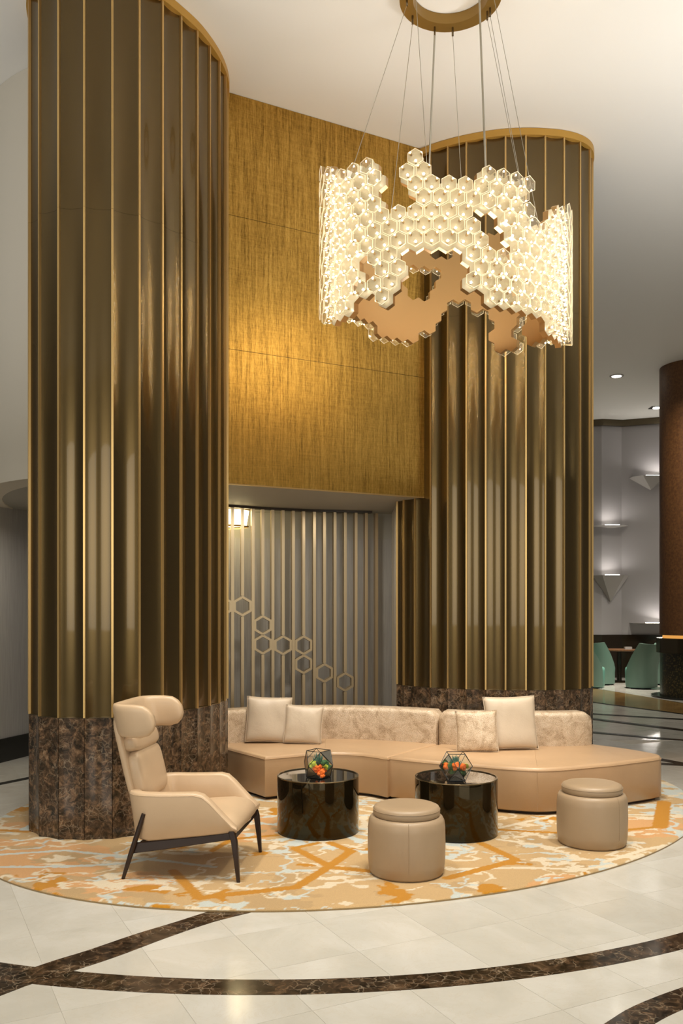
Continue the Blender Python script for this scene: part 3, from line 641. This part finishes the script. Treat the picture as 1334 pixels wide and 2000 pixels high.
    l.new(c_, b.inputs['Base Color']); setp(b, rough=.95, spec=.1, sheen=.15); bump(n, l, b, ns.outputs[0], .5, .004); me.materials.append(m)
    o = bpy.data.objects.new('rug', me); C.objects.link(o); tag(o, 'oval rug in sand, peach and cream with mustard lines', 'rug')
make_rug()

# ------------------------------------------------------------------ sofa modules
RZ = .022
def backrest(inner, th, z0, z1, mat, parent, off, side=1):
    ip = resample(spline(inner, 6), .05); ip[-1] = Vector((*inner[-1], 0)); n = len(ip); secs = []
    lens = [0]
    for a, b in zip(ip[:-1], ip[1:]): lens.append(lens[-1]+(b-a).length)
    for i, p in enumerate(ip):
        t = (ip[min(i+1, n-1)]-ip[max(i-1, 0)]).normalized(); o_ = Vector((-t.y, t.x, 0))*side
        e = min(lens[i], lens[-1]-lens[i]); k = min(1, e/.05); k = math.sqrt(max(0, 1-(1-k)**2)); sh = .045*(1-k)
        prof = []; rr = .05
        h0, h1, d0, d1 = z0, z1-sh, sh*.8, th-sh*.8
        prof += [(d0+.004, h0), (d0-.008, h0+(h1-h0)*.45), (d0+.006, h1-rr)]
        for a in range(1, 6): A_ = a/6*math.pi/2; prof.append((d0+.006+rr*(1-math.cos(A_)), h1-rr+rr*math.sin(A_)))
        for a in range(1, 6): A_ = a/6*math.pi/2; prof.append((d1-rr+rr*math.sin(A_), h1-rr+rr*math.cos(A_)))
        prof += [(d1, h0)]
        secs.append([(p.x+o_.x*dd, p.y+o_.y*dd, zz) for dd, zz in prof])
    return MB().rings(secs).build('backrest', mat, parent, off, smooth=55)
def sofa_module(front, foot, back, label, seams):
    fp = foot; cx = sum(p[0] for p in fp)/len(fp); cy = sum(p[1] for p in fp)/len(fp); off = (cx, cy, 0); r = empty('sofa_module', off, label, 'sofa', 'curved sofa modules')
    soft_prism(fp, RZ+.028, .42, .035).build('seat', M['tan_leather'], r, off, smooth=50)
    MB().prism(inset(fp, .05), RZ-.004, RZ+.03).build('plinth', M['wood'], r, off)
    pl = inset(fp, -.001); MB().tube([(x, y, .392) for x, y in pl], .0032, 6, closed=True).build('piping', M['tan_leather'], r, off)
    backrest(back[0], back[1], .405, .745, M['snake'], r, off)
    for a, b in seams: MB().tube([(a[0], a[1], RZ+.04), (a[0], a[1], .39), (a[0]*.93+b[0]*.07, a[1]*.93+b[1]*.07, .4205), (b[0], b[1], .4205)], .0028, 6).build('seam', M['tan_leather'], r, off)
    return r
f1 = [(p.x, p.y) for p in spline([(-.69, 7.84), (-.50, 7.94), (-.317, 8.04), (-.15, 8.085), (.024, 8.085), (.16, 8.04), (.277, 7.965), (.415, 7.825)], 4)]
b1 = [(p.x, p.y) for p in spline([(.925, 8.54), (1.03, 8.73), (.70, 8.99), (.25, 9.14), (-.16, 9.19), (-.6, 9.13), (-1.02, 8.95), (-1.36, 8.74)], 3)][3:]
sofa_module(f1, f1+[(.925, 8.54)]+b1, ([(-1.225, 8.48), (-.9, 8.71), (-.6, 8.83), (-.162, 8.90), (.213, 8.855), (.58, 8.735), (.915, 8.545)], .27),
            'left half of the curved tan leather sofa, snake print backrest, concave front', [((-.15, 8.083), (-.162, 8.88))])
f2 = [(p.x, p.y) for p in spline([(.435, 7.86), (.75, 7.66), (1.125, 7.485), (1.4, 7.345), (1.638, 7.275), (1.85, 7.31), (2.069, 7.405), (2.35, 7.53), (2.55, 7.645), (2.75, 7.76), (2.875, 7.85)], 3)]
b2 = [(p.x, p.y) for p in spline([(2.875, 7.85), (2.905, 7.98), (2.74, 8.28), (2.50, 8.55), (2.44, 8.66)], 4)][1:]+[(1.86, 8.66), (1.4, 8.68), (1.06, 8.74), (.945, 8.55)]
sofa_module(f2, f2+b2, ([(.95, 8.555), (1.2, 8.475), (1.5, 8.425), (1.86, 8.405), (2.2, 8.425), (2.455, 8.475)], .245),
            'right half of the curved tan leather sofa, bulging rounded end', [((1.638, 7.274), (1.86, 8.40))])

# ------------------------------------------------------------------ pillows
def pillow(x, y, z, w, h, t, yaw, lean, roll, mat, label, group=None):
    N = 22; m = MB(); vs = []; fs = []
    for sgn in (-1, 1):
        for j in range(N+1):
            for i in range(N+1):
                u, v = -1+2*i/N, -1+2*j/N; k = max(0, (1-abs(u)**2.6)*(1-abs(v)**2.6))**.42
                pin = 1-.045*(1-abs(v)**2)*abs(u)**3; pv = 1-.045*(1-abs(u)**2)*abs(v)**3
                wv = (.0035*math.sin(4.3*u+2*v+x*9)+.003*math.sin(3.7*v-2*u*v+x*5)+.002*math.sin(13*u*v+5*u))*k
                vs.append((u*w/2*pin, sgn*(t/2*k)+wv-(0.0), v*h/2*pv))
    n1 = (N+1)**2
    for s in (0, 1):
        for j in range(N):
            for i in range(N):
                a = s*n1+j*(N+1)+i; q = (a, a+1, a+N+2, a+N+1); fs.append(q if s == 0 else q[::-1])
    m.add(vs, fs); r = empty('throw_pillow', (x, y, z), label, 'pillow', group); r.rotation_euler = (R(-lean), R(roll), R(yaw))
    o = m.build('pillow_case', mat, r, smooth=80); bm = bmesh.new(); bm.from_mesh(o.data); bmesh.ops.remove_doubles(bm, verts=bm.verts, dist=.0005); bm.to_mesh(o.data); bm.free(); o.data.shade_smooth()
    e = []
    for k in range(64):
        a = k/64*4; s_ = int(a); f_ = -1+2*(a-s_); u, v = [(f_, -1), (1, f_), (-f_, 1), (-1, -f_)][s_]
        pin = 1-.045*(1-abs(v)**2)*abs(u)**3; pv = 1-.045*(1-abs(u)**2)*abs(v)**3; e.append((u*w/2*pin, 0, v*h/2*pv))
    MB().tube(e, .004, 6, closed=True).build('piping', mat, r, smooth=80); return r
pillow(-.725, 8.665, .648, .45, .45, .13, 4, 13, 2.5, M['pillow'], 'larger pale pearl leather pillow at the left end of the sofa')
pillow(-.375, 8.60, .607, .375, .375, .12, -4, 14, 3.5, M['pillow'], 'smaller pale pillow overlapping the left pearl pillow')
pillow(1.60, 8.24, .672, .50, .50, .13, 6, 13, -1, M['pillow'], 'tall pale pearl pillow right of the snake print pillow')
pillow(1.262, 8.13, .605, .385, .385, .12, -6, 12, -2.5, M['snake'], 'small snake print pillow leaning on a tall pale pillow')

# ------------------------------------------------------------------ coffee tables and poufs
def drum(x, y, label):
    r = empty('coffee_table', (x, y, RZ), label, 'table', 'bronze drum coffee tables')
    MB().lathe([(.298, 0), (.315, .006), (.318, .012), (.318, .428)], 96, cap=(True, False)).build('drum', M['drum'], r, smooth=50)
    MB().lathe([(.318, .428), (.319, .431), (.316, .435), (.308, .435), (.306, .426)], 96, cap=(False, False)).build('rim', M['rim'], r, smooth=50)
    MB().lathe([(.306, .40), (.3065, .428)], 96).build('glass_top', M['blackglass'], r)
    return r
drum(-.183, 6.785, 'left bronze mirrored drum table nearest the armchair'); drum(.885, 6.72, 'right bronze mirrored drum table between the two poufs')
def pouf(x, y, label, rz):
    r = empty('pouf', (x, y, RZ), label, 'pouf', 'round leather poufs', rz)
    MB().lathe([(.20, 0), (.235, .004), (.245, .018), (.252, .08), (.255, .19), (.253, .30), (.248, .345), (.236, .368), (.22, .376), (.205, .372), (.15, .365)], 72).build('body', M['pouf_leather'], r, smooth=70)
    MB().lathe([(.15, .366), (.205, .370), (.216, .382), (.220, .40), (.2185, .418), (.211, .434), (.19, .443), (.14, .449), (.07, .452), (.01, .4525)], 72).build('cushion', M['pouf_leather'], r, smooth=70)
    MB().tube([(0, -.2385*1.0, .012), (0, -.2535, .08), (0, -.2563, .19), (0, -.2543, .30), (0, -.2492, .345), (0, -.237, .3695)], .0016, 6).build('seam', M['pouf_leather'], r)
    MB().tube([(.2195*math.cos(k/72*2*math.pi), .2195*math.sin(k/72*2*math.pi), .418) for k in range(72)], .0018, 5, closed=True).build('piping', M['pouf_leather'], r, smooth=80)
    return r
pouf(.427, 5.72, 'front taupe leather pouf, nearest the camera', R(-1)); pouf(1.850, 6.43, 'right taupe leather pouf in front of the sofa end', R(32))

# ------------------------------------------------------------------ terrariums
def ico(mb, c, r, jag, rng, mi=0):
    bm = bmesh.new(); bmesh.ops.create_icosphere(bm, subdivisions=2, radius=1); bm.verts.ensure_lookup_table()
    vs = [tuple(Vector(c)+v.co*r*(1+rng.uniform(-jag, jag))) for v in bm.verts]; mb.add(vs, [tuple(v.index for v in f.verts) for f in bm.faces], mi); bm.free()
M['orange'] = plain('orange_moss', (.86, .17, .02, 1), rough=.9); M['lime'] = plain('lime_moss', (.36, .42, .03, 1), rough=.9)
M['green'] = plain('dark_green_moss', (.03, .10, .035, 1), rough=.9); M['agave'] = plain('succulent_leaf', (.035, .13, .10, 1), rough=.5); M['soil'] = plain('dark_soil', (.03, .02, .012, 1), rough=.9)
def terrarium(x, y, k, kz, yaw, label, seed, blobs):
    zb = RZ+.429; r = empty('terrarium', (x, y, zb), label, 'terrarium', 'geometric glass terrariums', R(yaw)); rng = random.Random(seed)
    V = [Vector((a, b, c_)) for a in (-1, 0, 1) for b in (-1, 0, 1) for c_ in (-1, 0, 1) if (a, b, c_).count(0) == 1]
    E = [(i, j) for i in range(12) for j in range(i) if abs((V[i]-V[j]).length-math.sqrt(2)) < .01]
    W = [Vector((v.x*k, v.y*k, (v.z+1)*k*kz+.003)) for v in V]; m = MB()
    for i, j in E: m.tube([W[i], W[j]], .0026, 6)
    m.build('wire_frame', M['wire'], r)
    faces = []
    for ax_ in range(3):
        for s in (-1, 1): faces.append([i for i in range(12) if V[i][ax_] == s])
    for a in (-1, 1):
        for b in (-1, 1):
            for c_ in (-1, 1): faces.append([i for i in range(12) if all(V[i][q]*s >= 0 for q, s in ((0, a), (1, b), (2, c_)))])
    for fi in faces:
        c0 = sum((W[i] for i in fi), Vector())/len(fi)
        if c0.z > 1.9*k*kz and len(fi) == 4: continue       # open top
        nrm_ = (W[fi[1]]-W[fi[0]]).cross(W[fi[2]]-W[fi[0]]).normalized(); u_ = (W[fi[0]]-c0).normalized(); v_ = nrm_.cross(u_)
        fi = sorted(fi, key=lambda i: math.atan2((W[i]-c0).dot(v_), (W[i]-c0).dot(u_))); MB().add([W[i] for i in fi], [tuple(range(len(fi)))]).build('glass_pane', M['pane'], r)
    h = k*kz; MB().rings([[(rad*k*math.cos(q*math.pi/6), rad*k*math.sin(q*math.pi/6), z) for q in range(12)] for rad, z in ((.62, .004), (.75, h*.3), (.80, h*.42), (.5, h*.5))]).build('soil', M['soil'], r)
    for (bx, by, bz, br, mt) in blobs:
        m = MB()
        for q in range(7): ico(m, (bx*k+rng.uniform(-1, 1)*br*.7, by*k+rng.uniform(-1, 1)*br*.7, bz*h+rng.uniform(-1, 1)*br*.6), br*rng.uniform(.4, .65), .22, rng)
        m.build('moss_clump', M[mt], r, smooth=None)
    for q in range(16):
        a = q*2.4; tilt = .12+.045*q; L = h*(1.15-.03*q); c_ = Vector((0, .1*k, h*.75)); d_ = Vector((math.cos(a)*math.sin(tilt), math.sin(a)*math.sin(tilt), math.cos(tilt)))
        MB().tube([c_, c_+d_*L*.45, c_+d_*L*.8, c_+d_*L], [.004, .009, .006, .0008], 5).build('succulent_leaf', M['agave'], r)
rt = math.radians
terrarium(-.178, 6.72, .094, 1.08, 12, 'geometric terrarium with spiky succulent on the left table', 3,
          [(-.15, -.62, .75, .036, 'orange'), (.05, -.66, .42, .034, 'orange'), (.28, -.45, .50, .030, 'orange'), (-.55, -.25, .95, .036, 'lime'), (.52, -.2, 1.0, .040, 'green'), (.45, -.4, .85, .026, 'lime'), (0, .4, .9, .05, 'green'), (-.5, .3, .8, .04, 'green'), (-.3, -.4, .3, .03, 'orange')])
terrarium(.870, 6.62, .089, 1.12, 45, 'open diamond-shaped terrarium on the right table', 5,
          [(-.55, .55, 1.05, .026, 'orange'), (-.15, .15, 1.02, .036, 'lime'), (-.3, -.3, 1.05, .032, 'orange'), (.25, -.55, 1.0, .032, 'orange'), (.5, -.6, 1.02, .026, 'lime'), (-.3, .2, .70, .045, 'green'), (.2, -.4, .66, .045, 'green'), (0, .3, .9, .05, 'green'), (.5, .2, .9, .04, 'green')])

# ------------------------------------------------------------------ wing armchair
def armchair(x, y, rz):
    r = empty('wing_armchair', (x, y, RZ), 'cream leather wing armchair with dark wooden legs', 'armchair', rz=rz)
    L = M['cream_leather']
    def top(xx): return np.interp(xx, [-.34, -.1, .10, .15, .19, .36], [.555, .555, .563, .552, .520, .345])
    def bot(xx): return np.interp(xx, [-.34, -.24, .37], [.255, .240, .312])
    # tub shell: path from near front round the back to far front
    path = [(.365, -.318), (.34, -.322), (.27, -.325), (.20, -.328), (.15, -.33), (.10, -.33), (0, -.33), (-.12, -.33)]
    path += [(-.20-.09*math.sin(R(a)), -.24-.09*math.cos(R(a))) for a in (0, 18, 36, 54, 72, 90)]
    path += [(-.29, -.12), (-.29, 0)]; full = path+[(a, -b) for a, b in path[:-1]][::-1]; secs = []; n = len(full); tops = []
    for i, (a, b) in enumerate(full):
        a0, b0 = full[max(i-1, 0)]; a1, b1 = full[min(i+1, n-1)]; t = Vector((a1-a0, b1-b0)).normalized(); o_ = Vector((-t.y, t.x)) if False else Vector((t.y*-1, t.x)); 
        o_ = -o_ if (Vector((a+.02, b))).dot(o_) < 0 else o_
        zt_, zb_ = float(top(a)), float(bot(a)); hw = .036; 
        if a < -.2: zb_ = .25
        fl_ = .012                                           # outward flare at the top
        hh = zt_-zb_; rr = min(.026, hh*.4); pr = []
        pr += [(-hw+.01, zb_), (hw-.018, zb_), (hw-.004, zb_+.015), (hw+.002+fl_*.5, zb_+hh*.5), (hw+fl_, zt_-rr)]
        for q in range(1, 5): A_ = q/5*math.pi/2; pr.append((hw+fl_-rr*(1-math.cos(A_)), zt_-rr+rr*math.sin(A_)))
        for q in range(0, 5): A_ = q/5*math.pi/2; pr.append((-hw+rr-rr*math.sin(A_), zt_-rr+rr*math.cos(A_)))
        pr += [(-hw-.014, zb_+hh*.6), (-hw, zb_+.02)]
        lean = [(-.14*max(0, zz-.35) if a < -.18 else 0)*min(1, (-.18-a)/.1 if a < -.18 else 0) for _, zz in pr]
        secs.append([(a+o_.x*dd+ln, b+o_.y*dd, zz) for (dd, zz), ln in zip(pr, lean)])
        tops.append((a+o_.x*(hw+fl_-.002)+lean[4], b+o_.y*(hw+fl_-.002), zt_-rr*.7))
    MB().rings(secs).build('tub_shell', L, r, smooth=60)
    MB().tube(tops, .0028, 6).build('welt', L, r, smooth=80)
    # seat cushion and underside
    sx = [(-.27, .385, .27), (-.15, .395, .265), (0, .41, .275), (.12, .422, .285), (.22, .428, .295), (.30, .418, .302), (.345, .398, .306), (.372, .365, .310), (.380, .335, .313), (.372, .315, .314)]
    secs = []
    for a, zt_, zb_ in sx:
        hw = .293 if a < .3 else .293+(a-.3)*.5; row = []; N = 20
        for q in range(N+1):
            v = -1+2*q/N; row.append((a-.03*abs(v)**4*(1 if a > .3 else 0), v*hw, zt_-.018*abs(v)**3-(.012*abs(v)**8)))
        row += [(a-.03, hw, zb_), (a, .0, zb_), (a-.03, -hw, zb_)]
        secs.append(row)
    MB().rings(secs).build('seat_cushion', L, r, smooth=60)
    # backrest pads
    def pad(c, d, tilt, n_, name, mat=L):
        m = MB(); A_, B_ = 28, 16; vs = []; fs = []; rt_ = Matrix.Rotation(R(tilt), 3, 'Y')
        def sp(w, m_): return math.copysign(abs(w)**m_, w)
        for j in range(B_+1):
            ph = -math.pi/2+math.pi*j/B_
            for i in range(A_):
                th = 2*math.pi*i/A_; e1, e2 = n_
                p = Vector((d[0]/2*sp(math.cos(ph), e1)*sp(math.cos(th), e2), d[1]/2*sp(math.cos(ph), e1)*sp(math.sin(th), e2), d[2]/2*sp(math.sin(ph), e1))); vs.append(rt_ @ p+Vector(c))
        for j in range(B_):
            for i in range(A_): fs.append((j*A_+i, j*A_+(i+1) % A_, (j+1)*A_+(i+1) % A_, (j+1)*A_+i))
        m.add(vs, fs); o = m.build(name, mat, r, smooth=80); return o
    pad((-.402, 0, .745), (.055, .55, .60), -13.5, (.35, .45), 'back_shell')
    pad((-.330, 0, .635), (.115, .50, .34), -13.5, (.45, .45), 'back_cushion')
    pad((-.372, 0, .845), (.110, .50, .135), -13.5, (.6, .45), 'neck_roll')
    # wrap-round headrest with wings
    half = [(-.155, -.305), (-.175, -.306), (-.21, -.306), (-.27, -.304), (-.33, -.298), (-.375, -.283), (-.405, -.255), (-.42, -.215), (-.425, -.12), (-.425, 0)]
    full = half+[(a, -b) for a, b in half[:-1]][::-1]; n = len(full); secs = []
    for i, (a, b) in enumerate(full):
        a0, b0 = full[max(i-1, 0)]; a1, b1 = full[min(i+1, n-1)]; t = Vector((a1-a0, b1-b0)).normalized(); o_ = Vector((t.y, -t.x)); o_ = -o_ if Vector((a+.2, b)).dot(o_) < 0 else o_
        e = min(1, max(0, (-.150-a)/.11)); k = math.sqrt(max(.0, 1-(1-e)**2)); k = max(k, .16); zc = 1.002+.012*(1-e)
        H2 = .108*k; T2 = .034*min(1, .35+k); row = []
        for q in range(20):
            A_ = 2*math.pi*q/20; ww = math.copysign(abs(math.cos(A_))**.7, math.cos(A_))*T2; hh = math.copysign(abs(math.sin(A_))**.5, math.sin(A_))*H2
            zz = zc+hh-.05*(e-1)*0; row.append((a+o_.x*ww-.22*(zz-.9), b+o_.y*(ww)+math.copysign(.03*(zz-1.0), b) if b else b+o_.y*ww, zz))
        secs.append(row)
    MB().rings(secs).build('headrest', L, r, smooth=70)
    # wooden frame
    W = M['wood']
    for s in (-1, 1):
        MB().tube([(-.228, s*.375, .425), (-.262, s*.372, .32), (-.318, s*.362, .16), (-.372, s*.352, 0)], [.013, .0165, .0165, .0115], 12).build('leg', W, r, smooth=60)
        m = MB(); q = []
        for (xx, zz, hw) in ((.335, .322, .018), (.352, .26, .019), (.366, .14, .0155), (.379, 0, .011)): q.append([(xx+a*hw, s*.343+b*hw, zz) for a, b in ((-1, -1), (1, -1), (1, 1), (-1, 1))])
        bevel(m.rings(q).build('leg', W, r), .004, 2)
        m = MB(); q = []
        for xx, zc_, hh in ((-.312, .196, .034), (-.1, .225, .030), (.15, .262, .024), (.335, .290, .020)): q.append([(xx, s*.343-.012, zc_-hh), (xx, s*.343+.012, zc_-hh), (xx, s*.343+.012, zc_+hh), (xx, s*.343-.012, zc_+hh)])
        bevel(m.rings(q).build('side_rail', W, r), .005, 2)
    bevel(MB().box((.345, 0, .288), (.028, .66, .038)).build('front_rail', W, r), .004, 2)
    bevel(MB().box((-.27, 0, .205), (.028, .66, .036)).build('rear_rail', W, r), .004, 2)
    return r
armchair(-.99, 5.88, R(-6.3))
